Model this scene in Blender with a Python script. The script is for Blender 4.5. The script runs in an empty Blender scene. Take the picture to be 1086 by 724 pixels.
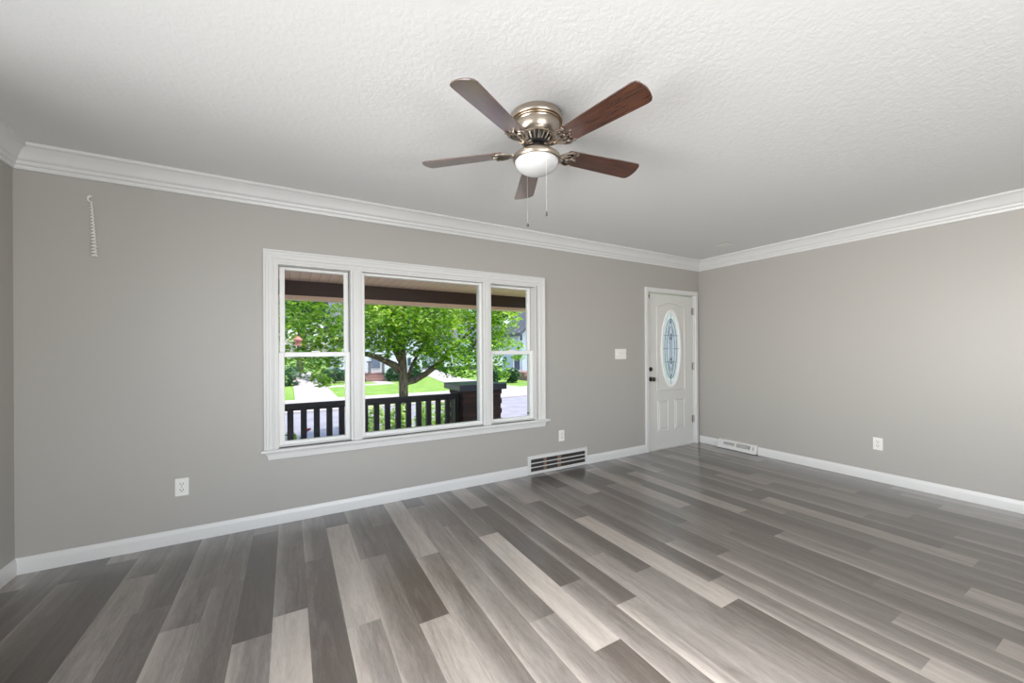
import bpy, bmesh, math, random
from mathutils import Vector, Matrix
import numpy as np
random.seed(7); PI = math.pi
SC = bpy.context.scene; COL = SC.collection

# ---------------------------------------------------------------- camera
IW, IH = 1086, 724
F, CYP, YAW, ROLL = 412.54, 371.0, math.radians(29.749), math.radians(-0.325)
CAM = Vector((1.3606, -3.3202, 1.2595))
fw = Vector((math.sin(YAW), math.cos(YAW), 0)); rt = Vector((math.cos(YAW), -math.sin(YAW), 0)); up = Vector((0, 0, 1))
cR, sR = math.cos(ROLL), math.sin(ROLL)
cr = rt * cR + up * sR; cu = -rt * sR + up * cR
cam_d = bpy.data.cameras.new('camera'); cam = bpy.data.objects.new('camera', cam_d); COL.objects.link(cam)
M = Matrix((cr, cu, -fw)).transposed().to_4x4(); M.translation = CAM; cam.matrix_world = M
cam_d.sensor_width = 36; cam_d.lens = 36 * F / IW; cam_d.shift_y = (CYP - IH / 2) / IW; cam_d.clip_start = 0.02; cam_d.clip_end = 500
SC.camera = cam
def at(u, v, Y):                       # pixel -> the point it shows on the plane y = Y
    x, y = u - 543, v - CYP
    a, b = cR * x + sR * y, -sR * x + cR * y
    d = fw * F + rt * a - up * b
    return CAM + d * ((Y - CAM.y) / d.y)

# ---------------------------------------------------------------- light
SC.view_settings.view_transform = 'Standard'; SC.view_settings.look = 'None'
SC.view_settings.exposure = 0.0; SC.view_settings.gamma = 1.0
try: SC.view_settings.use_curve_mapping = False
except Exception: pass
try:
    SC.cycles.max_bounces = 10; SC.cycles.diffuse_bounces = 6; SC.cycles.glossy_bounces = 4; SC.cycles.transparent_max_bounces = 16
    SC.cycles.transmission_bounces = 6; SC.cycles.caustics_reflective = False; SC.cycles.caustics_refractive = False
    SC.cycles.sample_clamp_indirect = 6; SC.cycles.use_denoising = True
except Exception: pass
W = bpy.data.worlds.new('world'); SC.world = W; W.use_nodes = True
nt = W.node_tree; nt.nodes.clear()
o = nt.nodes.new('ShaderNodeOutputWorld'); bg = nt.nodes.new('ShaderNodeBackground'); sk = nt.nodes.new('ShaderNodeTexSky')
sk.sky_type = 'NISHITA'; sk.sun_disc = False; sk.sun_elevation = math.radians(66); sk.sun_rotation = math.radians(136)
sk.air_density = 1.0; sk.dust_density = 2.0
nt.links.new(sk.outputs[0], bg.inputs[0]); nt.links.new(bg.outputs[0], o.inputs[0]); bg.inputs[1].default_value = 0.42
SUN_DIR = Vector((0.30, -0.17, 0.9)).normalized()      # towards the sun: high over the roof of this house
sun_d = bpy.data.lights.new('sun', 'SUN'); sun_d.energy = 4.0; sun_d.angle = math.radians(0.6); sun_d.color = (1, .96, .90)
sun = bpy.data.objects.new('sun', sun_d); COL.objects.link(sun); sun.rotation_euler = SUN_DIR.to_track_quat('Z', 'Y').to_euler()
def area(name, loc, target, sx, sy, power, color):
    d = bpy.data.lights.new(name, 'AREA'); d.shape = 'RECTANGLE'; d.size = sx; d.size_y = sy; d.energy = power; d.color = color
    ob = bpy.data.objects.new(name, d); COL.objects.link(ob); ob.location = loc
    ob.rotation_euler = (Vector(target) - Vector(loc)).to_track_quat('-Z', 'Y').to_euler(); return ob
BACK = -5.6
# added area lamps standing in for daylight through assumed rear and left openings
area('rear_fill', (1.9, BACK - .30, 1.25), (1.2, 0, 1.25), 2.8, 1.9, 74, (.97, .985, 1)).data.spread = math.radians(140)
area('rear_floor_fill', (2.2, BACK - .30, 2.0), (2.15, -3.35, 0), 1.6, .5, 92, (.90, .94, 1)).data.spread = math.radians(38)  # added lamp pooling light on the floor in place of window glare
area('side_fill', (-.40, -2.5, 1.40), (6, -2.3, 1.30), 2.4, 1.4, 48, (1, .985, .965)).data.spread = math.radians(75)  # added lamp to brighten the right wall
area('side_ceiling_fill', (-1.1, -2.4, .3), (2.6, -2.2, 2.44), 2.4, .8, 48, (.98, .99, 1))  # added lamp throwing light up at the ceiling from the left
area('rear_ceiling_fill', (3.0, BACK - .9, -.1), (3.4, BACK + 4.0, 2.44), 4.0, 1.4, 170, (1, .985, .96))  # added lamp throwing light up at the ceiling from the rear

# ---------------------------------------------------------------- materials
def mat(name, color, rough=.5, metal=0, spec=.5, coat=0, coat_ior=1.5, coat_rough=.1):
    m = bpy.data.materials.new(name); m.use_nodes = True
    b = m.node_tree.nodes['Principled BSDF']
    b.inputs['Base Color'].default_value = (*color, 1); b.inputs['Roughness'].default_value = rough; b.inputs['Metallic'].default_value = metal
    b.inputs['Specular IOR Level'].default_value = spec
    b.inputs['Coat Weight'].default_value = coat; b.inputs['Coat IOR'].default_value = coat_ior; b.inputs['Coat Roughness'].default_value = coat_rough
    return m
def N(m, t, **k):
    n = m.node_tree.nodes.new(t)
    for a, v in k.items(): setattr(n, a, v)
    return n
def L(m, a, b): m.node_tree.links.new(a, b)
def P(m): return m.node_tree.nodes['Principled BSDF']
def coords(m, scale=(1, 1, 1), kind='Object'):
    tc = N(m, 'ShaderNodeTexCoord'); mp = N(m, 'ShaderNodeMapping'); mp.inputs['Scale'].default_value = scale
    L(m, tc.outputs[kind], mp.inputs[0]); return mp.outputs[0]
def noise(m, vec, scale, detail=4, rough=.5, dist=0):
    n = N(m, 'ShaderNodeTexNoise'); n.inputs['Scale'].default_value = scale; n.inputs['Detail'].default_value = detail
    n.inputs['Roughness'].default_value = rough; n.inputs['Distortion'].default_value = dist; L(m, vec, n.inputs['Vector']); return n
def ramp(m, fac, stops):
    r = N(m, 'ShaderNodeValToRGB'); e = r.color_ramp.elements
    while len(e) < len(stops): e.new(.5)
    for x, (p, c) in zip(e, stops): x.position = p; x.color = (*c, 1)
    L(m, fac, r.inputs[0]); return r
def bump(m, h, strength, dist=.01):
    b = N(m, 'ShaderNodeBump'); b.inputs['Strength'].default_value = strength; b.inputs['Distance'].default_value = dist
    L(m, h, b.inputs['Height']); L(m, b.outputs[0], P(m).inputs['Normal']); return b
def vary(m, scale, c0, c1, lo=.35, hi=.65, sc=(1, 1, 1)):
    n = noise(m, coords(m, sc), scale); r = ramp(m, n.outputs[0], [(lo, c0), (hi, c1)]); L(m, r.outputs[0], P(m).inputs['Base Color']); return n
def math_(m, op, a, b=None):
    n = N(m, 'ShaderNodeMath', operation=op)
    for i, v in enumerate((a, b)):
        if v is None: continue
        if isinstance(v, (int, float)): n.inputs[i].default_value = v
        else: L(m, v, n.inputs[i])
    return n.outputs[0]

wall_m = mat('greige_paint', (.40, .385, .36), .42, spec=.55)
nz = noise(wall_m, coords(wall_m), 180, 3); bump(wall_m, nz.outputs[0], .08, .002)
ceil_m = mat('textured_ceiling_paint', (.775, .78, .775), .8, spec=.2)
v = coords(ceil_m); n1 = noise(ceil_m, v, 38, 5, .6, .6); n2 = noise(ceil_m, v, 9, 3, .5, .4)
r1 = ramp(ceil_m, n1.outputs[0], [(.42, (0, 0, 0)), (.62, (1, 1, 1))])
hgt = math_(ceil_m, 'MULTIPLY_ADD', r1.outputs[0], .8); ceil_m.node_tree.nodes[-1].inputs[2].default_value = 0
hh = math_(ceil_m, 'ADD', hgt, n2.outputs[0]); bump(ceil_m, hh, .16, .005)
trim_m = mat('white_trim_paint', (.67, .67, .66), .35)
vinyl_m = mat('white_window_vinyl', (.82, .82, .81), .3)
door_m = mat('off_white_door_paint', (.66, .655, .63), .4)
plate_m = mat('white_plate_plastic', (.80, .79, .75), .35)
slot_m = mat('dark_slot', (.03, .03, .03), .7)
bronze_m = mat('dark_bronze', (.07, .06, .05), .3, metal=.8)
hinge_m = mat('satin_steel', (.35, .34, .32), .35, metal=.9)
nickel_m = mat('brushed_nickel', (.62, .56, .49), .28, metal=1)
nz = noise(nickel_m, coords(nickel_m, (3, 3, 160)), 6, 3); rr = ramp(nickel_m, nz.outputs[0], [(.3, (.36, .31, .255)), (.7, (.56, .49, .41))]); L(nickel_m, rr.outputs[0], P(nickel_m).inputs['Base Color'])
groove_m = mat('antique_brass_line', (.40, .27, .14), .35, metal=1)
black_m = mat('black_metal', (.02, .02, .02), .45, metal=.3)
bowl_m = mat('frosted_white_glass', (.60, .61, .61), .25, spec=.5)
P(bowl_m).inputs['Subsurface Weight'].default_value = 0
chain_m = mat('chain_metal', (.62, .60, .56), .3, metal=.8)
dkfob_m = mat('dark_chain_fob', (.10, .09, .085), .4, metal=.3)
blade_m = mat('walnut_blade', (.16, .05, .02), .35, coat=1, coat_ior=2.5, coat_rough=.15)
nz = noise(blade_m, coords(blade_m, (2.2, 26, 26)), 3, 6, .6, .5)
rr = ramp(blade_m, nz.outputs[0], [(.3, (.030, .007, .003)), (.55, (.075, .020, .007)), (.75, (.14, .042, .014))]); L(blade_m, rr.outputs[0], P(blade_m).inputs['Base Color'])

# floor: every plank keeps its own tone in a colour attribute, grain follows the plank
floor_m = mat('grey_vinyl_plank', (.2, .18, .16), .36, spec=.5, coat=1, coat_ior=1.7, coat_rough=.24)
at_ = N(floor_m, 'ShaderNodeAttribute', attribute_name='tone'); sp = N(floor_m, 'ShaderNodeSeparateColor'); L(floor_m, at_.outputs['Color'], sp.inputs[0])
tone, seed, edgy = sp.outputs[0], sp.outputs[1], sp.outputs[2]
uvn = N(floor_m, 'ShaderNodeUVMap', uv_map='plank'); sx = N(floor_m, 'ShaderNodeSeparateXYZ'); L(floor_m, uvn.outputs[0], sx.inputs[0])
cmb = N(floor_m, 'ShaderNodeCombineXYZ'); L(floor_m, math_(floor_m, 'MULTIPLY', sx.outputs[0], 1.7), cmb.inputs[0])
L(floor_m, math_(floor_m, 'MULTIPLY', sx.outputs[1], .16), cmb.inputs[1]); L(floor_m, math_(floor_m, 'MULTIPLY', seed, 37.0), cmb.inputs[2])
g1 = noise(floor_m, cmb.outputs[0], 2.4, 6, .62, .9)             # broad figure
cm2 = N(floor_m, 'ShaderNodeCombineXYZ'); L(floor_m, math_(floor_m, 'MULTIPLY', sx.outputs[0], 9.0), cm2.inputs[0])
L(floor_m, math_(floor_m, 'MULTIPLY', sx.outputs[1], .45), cm2.inputs[1]); L(floor_m, math_(floor_m, 'MULTIPLY', seed, 11.0), cm2.inputs[2])
g2 = noise(floor_m, cm2.outputs[0], 7.0, 6, .7, .3)             # fine grain
t1 = math_(floor_m, 'MULTIPLY', math_(floor_m, 'SUBTRACT', g1.outputs[0], .5), .62)
t2 = math_(floor_m, 'MULTIPLY', math_(floor_m, 'SUBTRACT', g2.outputs[0], .5), .55)
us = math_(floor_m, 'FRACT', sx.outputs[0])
pale_edge = math_(floor_m, 'POWER', math_(floor_m, 'SUBTRACT', 1.0, us), 3.0)  # printed pale band along one plank edge
t3 = math_(floor_m, 'MULTIPLY', math_(floor_m, 'MULTIPLY', pale_edge, edgy), .38)
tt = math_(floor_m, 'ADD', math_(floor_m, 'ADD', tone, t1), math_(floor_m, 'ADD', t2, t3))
fr = ramp(floor_m, tt, [(.0, (.034, .025, .019)), (.33, (.080, .064, .053)), (.6, (.170, .147, .129)), (1.0, (.37, .325, .28))])
e1 = math_(floor_m, 'LESS_THAN', math_(floor_m, 'ABSOLUTE', math_(floor_m, 'SUBTRACT', us, .5)), .492)
mxs = N(floor_m, 'ShaderNodeMix', data_type='RGBA', blend_type='MULTIPLY'); mxs.inputs[0].default_value = 1
L(floor_m, fr.outputs[0], mxs.inputs[6])
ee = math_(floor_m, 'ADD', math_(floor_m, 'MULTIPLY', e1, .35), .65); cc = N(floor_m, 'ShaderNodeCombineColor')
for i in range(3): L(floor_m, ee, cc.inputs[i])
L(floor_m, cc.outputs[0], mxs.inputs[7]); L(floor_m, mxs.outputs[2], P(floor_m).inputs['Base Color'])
bump(floor_m, g2.outputs[0], .10, .002)

def glass(name, tint=(1, 1, 1), k=1.0):
    m = bpy.data.materials.new(name); m.use_nodes = True; t = m.node_tree; t.nodes.clear()
    o = t.nodes.new('ShaderNodeOutputMaterial'); mx = t.nodes.new('ShaderNodeMixShader'); tr = t.nodes.new('ShaderNodeBsdfTransparent')
    gl = t.nodes.new('ShaderNodeBsdfGlossy'); fz = t.nodes.new('ShaderNodeFresnel'); mm = t.nodes.new('ShaderNodeMath'); mm.operation = 'MULTIPLY'; mm.inputs[1].default_value = k
    fz.inputs[0].default_value = 1.45; gl.inputs['Roughness'].default_value = .02; tr.inputs[0].default_value = (*tint, 1)
    t.links.new(fz.outputs[0], mm.inputs[0]); t.links.new(mm.outputs[0], mx.inputs[0]); t.links.new(tr.outputs[0], mx.inputs[1]); t.links.new(gl.outputs[0], mx.inputs[2]); t.links.new(mx.outputs[0], o.inputs[0])
    return m
glass_m = glass('window_glass', (.97, .98, .98), .04)
def frosted(name, c0, c1, tr_amt):
    m = bpy.data.materials.new(name); m.use_nodes = True; t = m.node_tree; b = t.nodes['Principled BSDF']; o = [n for n in t.nodes if n.type == 'OUTPUT_MATERIAL'][0]
    tc = t.nodes.new('ShaderNodeTexCoord'); n = t.nodes.new('ShaderNodeTexNoise'); n.inputs['Scale'].default_value = 60; t.links.new(tc.outputs['Object'], n.inputs[0])
    r = t.nodes.new('ShaderNodeValToRGB'); r.color_ramp.elements[0].position = .35; r.color_ramp.elements[0].color = (*c0, 1); r.color_ramp.elements[1].position = .65; r.color_ramp.elements[1].color = (*c1, 1)
    t.links.new(n.outputs[0], r.inputs[0]); tl = t.nodes.new('ShaderNodeBsdfTranslucent'); t.links.new(r.outputs[0], tl.inputs[0]); t.links.new(r.outputs[0], b.inputs['Base Color']); b.inputs['Roughness'].default_value = .15
    mx = t.nodes.new('ShaderNodeMixShader'); mx.inputs[0].default_value = tr_amt; t.links.new(b.outputs[0], mx.inputs[1]); t.links.new(tl.outputs[0], mx.inputs[2]); tp = t.nodes.new('ShaderNodeBsdfTransparent'); m2 = t.nodes.new('ShaderNodeMixShader'); m2.inputs[0].default_value = .35
    t.links.new(mx.outputs[0], m2.inputs[1]); t.links.new(tp.outputs[0], m2.inputs[2]); t.links.new(m2.outputs[0], o.inputs[0]); return m
art_glass_m = frosted('textured_door_glass', (.80, .80, .97), (1.0, .97, 1.0), .93)
clear_band_m = frosted('white_bevel_glass', (.99, .96, 1), (1, 1, 1), .93)
came_m = mat('dark_glass_came', (.10, .12, .15), .4, metal=.5)

# outdoors
def leafmat(name, cols, tr=.5, scale=2.5):
    m = bpy.data.materials.new(name); m.use_nodes = True; t = m.node_tree; b = t.nodes['Principled BSDF']; o = [n for n in t.nodes if n.type == 'OUTPUT_MATERIAL'][0]
    a = t.nodes.new('ShaderNodeAttribute'); a.attribute_name = 'leaf'; r = t.nodes.new('ShaderNodeValToRGB'); e = r.color_ramp.elements
    while len(e) < len(cols): e.new(.5)
    for i, c in enumerate(cols): e[i].position = i / (len(cols) - 1); e[i].color = (*c, 1)
    t.links.new(a.outputs['Fac'], r.inputs[0]); t.links.new(r.outputs[0], b.inputs['Base Color']); b.inputs['Roughness'].default_value = .45
    tl = t.nodes.new('ShaderNodeBsdfTranslucent'); t.links.new(r.outputs[0], tl.inputs[0]); mx = t.nodes.new('ShaderNodeMixShader'); mx.inputs[0].default_value = tr
    t.links.new(b.outputs[0], mx.inputs[1]); t.links.new(tl.outputs[0], mx.inputs[2]); t.links.new(mx.outputs[0], o.inputs[0]); return m
maple_m = leafmat('maple_leaves', [(.07, .22, .015), (.22, .46, .025), (.50, .72, .06), (.82, .90, .34)], .42)
dkleaf_m = leafmat('dark_leaves', [(.03, .09, .04), (.08, .19, .07), (.16, .30, .12)], .3)
hyd_m = leafmat('hydrangea_leaves', [(.16, .32, .05), (.40, .62, .12), (.62, .78, .25), (.9, .93, .75)], .4)
redfl_m = mat('red_petals', (.62, .06, .07), .5)
bark_m = mat('maple_bark', (.2, .15, .12), .9); nb = vary(bark_m, 9, (.07, .05, .04), (.22, .165, .13), .35, .65, (3, 3, .6)); bump(bark_m, nb.outputs[0], .6, .02)
porchceil_m = mat('pink_beige_porch_boards', (.56, .43, .38), .6)
tcx = coords(porchceil_m); sxx = N(porchceil_m, 'ShaderNodeSeparateXYZ'); L(porchceil_m, tcx, sxx.inputs[0])
frx = math_(porchceil_m, 'FRACT', math_(porchceil_m, 'MULTIPLY', sxx.outputs[0], 1 / .105)); gr = ramp(porchceil_m, frx, [(0, (.30, .20, .18)), (.07, (.92, .62, .60)), (1, (.84, .55, .53))]); gr.color_ramp.interpolation = 'LINEAR'; L(porchceil_m, gr.outputs[0], P(porchceil_m).inputs['Base Color'])
beam_m = mat('dark_brown_beam_paint', (.062, .032, .024), .5); beamtrim_m = mat('tan_fascia_trim', (.84, .60, .47), .5)
rail_m = mat('near_black_rail_paint', (.022, .020, .024), .55)
cap_m = mat('dark_slate_cap', (.055, .06, .085), .35)
brick_m = mat('dark_brown_brick', (.1, .05, .04), .8)
bt = N(brick_m, 'ShaderNodeTexBrick'); L(brick_m, coords(brick_m, (1, 1, 1), 'UV'), bt.inputs['Vector']); bt.inputs['Color1'].default_value = (.05, .024, .021, 1); bt.inputs['Color2'].default_value = (.085, .04, .032, 1); bt.inputs['Mortar'].default_value = (.035, .028, .028, 1)
bt.inputs['Scale'].default_value = 1; bt.inputs['Brick Width'].default_value = .21; bt.inputs['Row Height'].default_value = .072; bt.inputs['Mortar Size'].default_value = .012; L(brick_m, bt.outputs[0], P(brick_m).inputs['Base Color']); bump(brick_m, bt.outputs['Fac'], -.5, .02)
conc_m = mat('pale_concrete', (.55, .49, .46), .85); vary(conc_m, 3, (.42, .365, .36), (.50, .44, .43))
street_m = mat('pale_grey_street', (.42, .40, .43), .85); vary(street_m, 2, (.27, .255, .285), (.34, .32, .345))
grass_m = mat('sunny_lawn', (.2, .38, .05), .9); ng = noise(grass_m, coords(grass_m), 1.3, 8, .7); rr = ramp(grass_m, ng.outputs[0], [(.3, (.10, .22, .02)), (.5, (.19, .34, .04)), (.7, (.32, .40, .09))]); L(grass_m, rr.outputs[0], P(grass_m).inputs['Base Color'])
dry_m = mat('dry_lawn', (.3, .34, .1), .9); vary(dry_m, 2, (.20, .25, .06), (.34, .32, .14))
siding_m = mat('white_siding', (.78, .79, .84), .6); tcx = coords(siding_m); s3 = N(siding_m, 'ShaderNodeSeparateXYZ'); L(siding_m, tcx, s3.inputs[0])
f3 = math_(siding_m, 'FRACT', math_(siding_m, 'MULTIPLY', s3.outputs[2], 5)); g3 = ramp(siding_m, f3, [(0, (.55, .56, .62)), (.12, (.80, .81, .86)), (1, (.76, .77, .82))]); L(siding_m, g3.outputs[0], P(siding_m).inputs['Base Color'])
bluesid_m = mat('pale_blue_siding', (.58, .63, .78), .6)
roof_m = mat('dark_shingle_roof', (.10, .105, .12), .85); vary(roof_m, 12, (.07, .075, .09), (.16, .16, .18))
houseglass_m = mat('dark_window_glass', (.05, .07, .12), .1); housedoor_m = mat('grey_blue_storm_door', (.16, .19, .27), .3)
found_m = mat('dark_foundation', (.07, .07, .08), .8); steps_m = mat('brown_brick_steps', (.30, .17, .14), .8)

# ---------------------------------------------------------------- mesh helpers
class MB:
    def __init__(s): s.v = []; s.f = []
    def add(s, vs, fs):
        b = len(s.v); s.v += [tuple(x) for x in vs]; s.f += [tuple(b + i for i in f) for f in fs]; return s
    def box(s, x0, y0, z0, x1, y1, z1, T=None):
        vs = [Vector((x, y, z)) for z in (z0, z1) for y in (y0, y1) for x in (x0, x1)]
        if T is not None: vs = [T @ q for q in vs]
        return s.add(vs, [(0, 2, 3, 1), (4, 5, 7, 6), (0, 1, 5, 4), (2, 6, 7, 3), (0, 4, 6, 2), (1, 3, 7, 5)])
    def lathe(s, prof, c=(0, 0, 0), n=48, cap=True, T=None):
        vs = [];
        for r, z in prof:
            for i in range(n): a = 2 * PI * i / n; vs.append(Vector((r * math.cos(a), r * math.sin(a), z)))
        if T is not None: vs = [T @ q for q in vs]
        vs = [q + Vector(c) for q in vs]
        fs = [(k * n + i, k * n + (i + 1) % n, (k + 1) * n + (i + 1) % n, (k + 1) * n + i) for k in range(len(prof) - 1) for i in range(n)]
        if cap: fs += [tuple(range(n))[::-1], tuple(range((len(prof) - 1) * n, len(prof) * n))]
        return s.add(vs, fs)
    def tube(s, pts, r, n=8, closed=False, ref=None):
        pts = [Vector(p) for p in pts]; m = len(pts); rs = r if isinstance(r, (list, tuple)) else [r] * m
        vs = []; ref = Vector(ref) if ref else None
        for i, p in enumerate(pts):
            a = pts[(i - 1) % m] if (closed or i > 0) else p; b = pts[(i + 1) % m] if (closed or i < m - 1) else p
            t = (b - a).normalized()
            if ref is None: ref = Vector((0, 0, 1)) if abs(t.z) < .9 else Vector((1, 0, 0))
            u = (ref - t * ref.dot(t)).normalized(); w = t.cross(u); ref = u
            for k in range(n): g = 2 * PI * k / n; vs.append(p + u * math.cos(g) * rs[i] + w * math.sin(g) * rs[i])
        fs = [(i * n + k, i * n + (k + 1) % n, ((i + 1) % m) * n + (k + 1) % n, ((i + 1) % m) * n + k) for i in range(m if closed else m - 1) for k in range(n)]
        if not closed: fs += [tuple(range(n))[::-1], tuple(range((m - 1) * n, m * n))]
        return s.add(vs, fs)
    def poly(s, pts2, ax, lo, hi):      # prism: 2-D outline in the plane across axis ax
        def mk(p, t): return {'x': (t, p[0], p[1]), 'y': (p[0], t, p[1]), 'z': (p[0], p[1], t)}[ax]
        n = len(pts2); vs = [mk(p, lo) for p in pts2] + [mk(p, hi) for p in pts2]
        return s.add(vs, [tuple(range(n))[::-1], tuple(range(n, 2 * n))] + [(i, (i + 1) % n, n + (i + 1) % n, n + i) for i in range(n)])
    def build(s, name, m, parent=None, smooth=False, bevel=0, seg=2, fix=True):
        me = bpy.data.meshes.new(name); me.from_pydata(s.v, [], s.f); me.update()
        if fix:
            bm = bmesh.new(); bm.from_mesh(me); bmesh.ops.recalc_face_normals(bm, faces=bm.faces); bm.to_mesh(me); bm.free()
        ob = bpy.data.objects.new(name, me); COL.objects.link(ob); me.materials.append(m)
        if parent: ob.parent = parent; ob.matrix_parent_inverse = parent.matrix_basis.inverted() if parent.type == 'EMPTY' else Matrix()
        if smooth:
            for p in me.polygons: p.use_smooth = True
            try: me.set_sharp_from_angle(angle=math.radians(40))
            except Exception: pass
        if bevel:
            md = ob.modifiers.new('bevel', 'BEVEL'); md.width = bevel; md.segments = seg; md.limit_method = 'ANGLE'
        return ob
def tag(o, label, cat=None, group=None, kind=None):
    o['label'] = label
    if cat: o['category'] = cat
    if group: o['group'] = group
    if kind: o['kind'] = kind
    return o
def empty(name, loc, label, cat, group=None, kind=None):
    o = bpy.data.objects.new(name, None); COL.objects.link(o); o.location = loc; o.empty_display_size = .1
    return tag(o, label, cat, group, kind)
def struct(o, label, cat='room shell'): return tag(o, label, cat, kind='structure')
def place(ob, parent): ob.parent = parent; return ob

# ---------------------------------------------------------------- room shell
RW, H = 6.178, 2.44
# openings of the front wall: window and door
WX0, WX1, WZ0, WZ1 = 1.275, 3.545, .548, 1.915
DX0, DX1, DZ1 = 5.172, 6.085, 1.975
T = .16
b = MB(); b.box(-.16, 0, -.1, WX0, T, H + .1); b.box(WX1, 0, -.1, DX0, T, H + .1); b.box(DX1, 0, -.1, RW + .16, T, H + .1)
b.box(WX0, 0, -.1, WX1, T, WZ0); b.box(WX0, 0, WZ1, WX1, T, H + .1); b.box(DX0, 0, DZ1, DX1, T, H + .1); b.box(DX0, .0, -.1, DX1, T, -.005)
struct(b.build('wall_front', wall_m), 'greige painted wall holding the picture window and the front door')
b = MB(); b.box(RW, BACK - .16, -.1, RW + .16, 0, H + .1)
struct(b.build('wall_right', wall_m), 'greige wall on the right with one outlet and a register')
b = MB(); b.box(-.16, -1.2, -.1, 0, 0, H + .1); b.box(-.16, BACK - .16, -.1, 0, -3.8, H + .1); b.box(-.16, -3.8, -.1, 0, -1.2, .6); b.box(-.16, -3.8, 2.15, 0, -1.2, H + .1)
struct(b.build('wall_left', wall_m), 'greige wall at the far left edge, beside the short crown moulding')
b = MB(); b.box(0, BACK - .16, -.1, .5, BACK, H + .1); b.box(4.9, BACK - .16, -.1, RW, BACK, H + .1); b.box(.5, BACK - .16, -.1, 4.9, BACK, .3); b.box(.5, BACK - .16, 2.2, 4.9, BACK, H + .1)
struct(b.build('wall_back', wall_m), 'greige rear wall behind the viewer with a wide window')
b = MB(); b.box(-.16, BACK - .16, H, RW + .16, T, H + .12)
struct(b.build('ceiling', ceil_m), 'white swirl-textured ceiling carrying the fan')
b = MB(); b.box(-1.2, BACK - 1.75, H + .12, RW + 1.2, T + .1, H + .30); struct(b.build('house_roof', trim_m), 'flat roof over the room, deep rear eave added to block the sun')  # unseen rear eave added to keep direct sun out of the rear opening
# floor planks
joints = {-1: [(-.22, .7, .2)], 1: [(-.26, .1, .3)], 2: [(-.12, .7, .15)], 3: [(-.39, .4, .7)], 4: [(-.79, .25, .4)], 5: [(-1.02, .4, .65)], 6: [(-.72, .4, .35)],
 7: [(-.13, .5, .1), (-1.27, .1, .5)], 8: [(-1.16, .35, .9)], 9: [(-.69, .35, .3)], 10: [(-.26, .15, .85), (-1.42, .85, .6)], 11: [(-.83, .3, .45)], 12: [(-.41, .35, .2), (-1.55, .3, .75)],
 13: [(-.98, .8, .45)], 14: [(-.21, .1, .5), (-1.39, .6, .5)], 15: [(-.66, .35, .2), (-1.8, .5, .5)], 16: [(-.93, .35, .88), (-2.08, .85, .3)], 17: [(-.48, .75, .2), (-1.65, .12, .45)],
 18: [(-1.91, .25, .6)], 19: [(-1.5, .5, .6)], 20: [(-.61, .7, .12), (-1.76, .3, .5)], 21: [(-1.04, .4, .85), (-2.18, .85, .35)], 22: [(-.88, .45, .25), (-2.02, .3, .5)],
 23: [(-.45, .1, .45), (-1.62, .45, .55), (-2.79, .5, .85)], 24: [(-.71, .75, .35), (-1.88, .3, .5)], 25: [(-.33, .2, .1), (-1.48, .3, .6), (-2.63, .35, .6)],
 26: [(-.62, .15, .5), (-1.74, .5, .4), (-2.91, .35, .85)], 27: [(-.16, .3, .7), (-1.3, .75, .4), (-2.47, .3, .45)], 28: [(-.78, .3, .15), (-1.92, .15, .55)], 29: [(-.46, .2, .75), (-1.59, .75, .4)],
 30: [(-1.17, .4, .2)], 31: [(-.59, .65, .35), (-1.77, .5, .35)], 32: [(-.38, .2, .15), (-1.53, .15, .7), (-2.69, .7, .3)], 33: [(-.23, .4, .3), (-1.38, .3, .12), (-2.53, .12, .25)],
 34: [(-.95, .15, .4)], 35: [(-.22, .3, .6), (-1.36, .6, .3), (-2.53, .25, .35)], 36: [(-1.12, .1, .55), (-2.27, .5, .3)], 37: [(-.5, .4, .25), (-1.65, .3, .35)], 38: [(-.71, .3, .4), (-1.86, .4, .12)],
 39: [(-1.18, .3, .2), (-2.33, .3, .65)], 40: [(-.91, .5, .2), (-2.07, .15, .35)], 41: [(-.83, .25, .3), (-1.97, .3, .6)]}
PL = 1.15
def lft(c): return .1123 + .1466 * c if c <= 17 else .1123 + .1466 * 17 + .1432 * (c - 17)
rnd = random.Random(4)
fv, ff, uvs, tones = [], [], [], []
for c in range(-1, 43):
    x0, x1 = max(lft(c), 0.0), min(lft(c + 1), RW)
    if x1 <= x0: continue
    js = sorted(joints.get(c, [(-rnd.random() * 1.1, .35, .4)]), reverse=True)
    ys, tn = [j[0] for j in js], []
    ys2 = list(ys)
    while ys2[0] < 0: ys2.insert(0, ys2[0] + PL)
    while ys2[-1] > BACK: ys2.append(ys2[-1] - PL)
    for i in range(len(ys2) - 1):
        a, bb = ys2[i], ys2[i + 1]; ts = []
        for j in js:
            if abs(j[0] - a) < .01: ts.append(j[2])
            if abs(j[0] - bb) < .01: ts.append(j[1])
        t = sum(ts) / len(ts) if ts else rnd.choice([.2, .35, .4, .5, .8])
        y0, y1 = min(a, 0.0), max(bb, BACK)
        if y1 >= y0: continue
        k = len(fv); fv += [(x0, y0, 0), (x1, y0, 0), (x1, y1, 0), (x0, y1, 0)]; ff.append((k, k + 3, k + 2, k + 1))
        sd = rnd.random(); u0, u1 = (x0 - lft(c)) / .1466, min((x1 - lft(c)) / .1466, .9999)
        uo = [(u0, (y0 + 9) / .1466), (u0, (y1 + 9) / .1466), (u1, (y1 + 9) / .1466), (u1, (y0 + 9) / .1466)]
        uvs += uo; ed = 0 if (t > .68 or t < .2) else rnd.choice([.3, .8, 1]); tones.append((t, sd, ed))
me = bpy.data.meshes.new('floor'); me.from_pydata(fv, [], ff); me.update()
uvl = me.uv_layers.new(name='plank'); ca = me.color_attributes.new('tone', 'FLOAT_COLOR', 'CORNER')
uvl = me.uv_layers['plank']; ca = me.color_attributes['tone']
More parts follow.
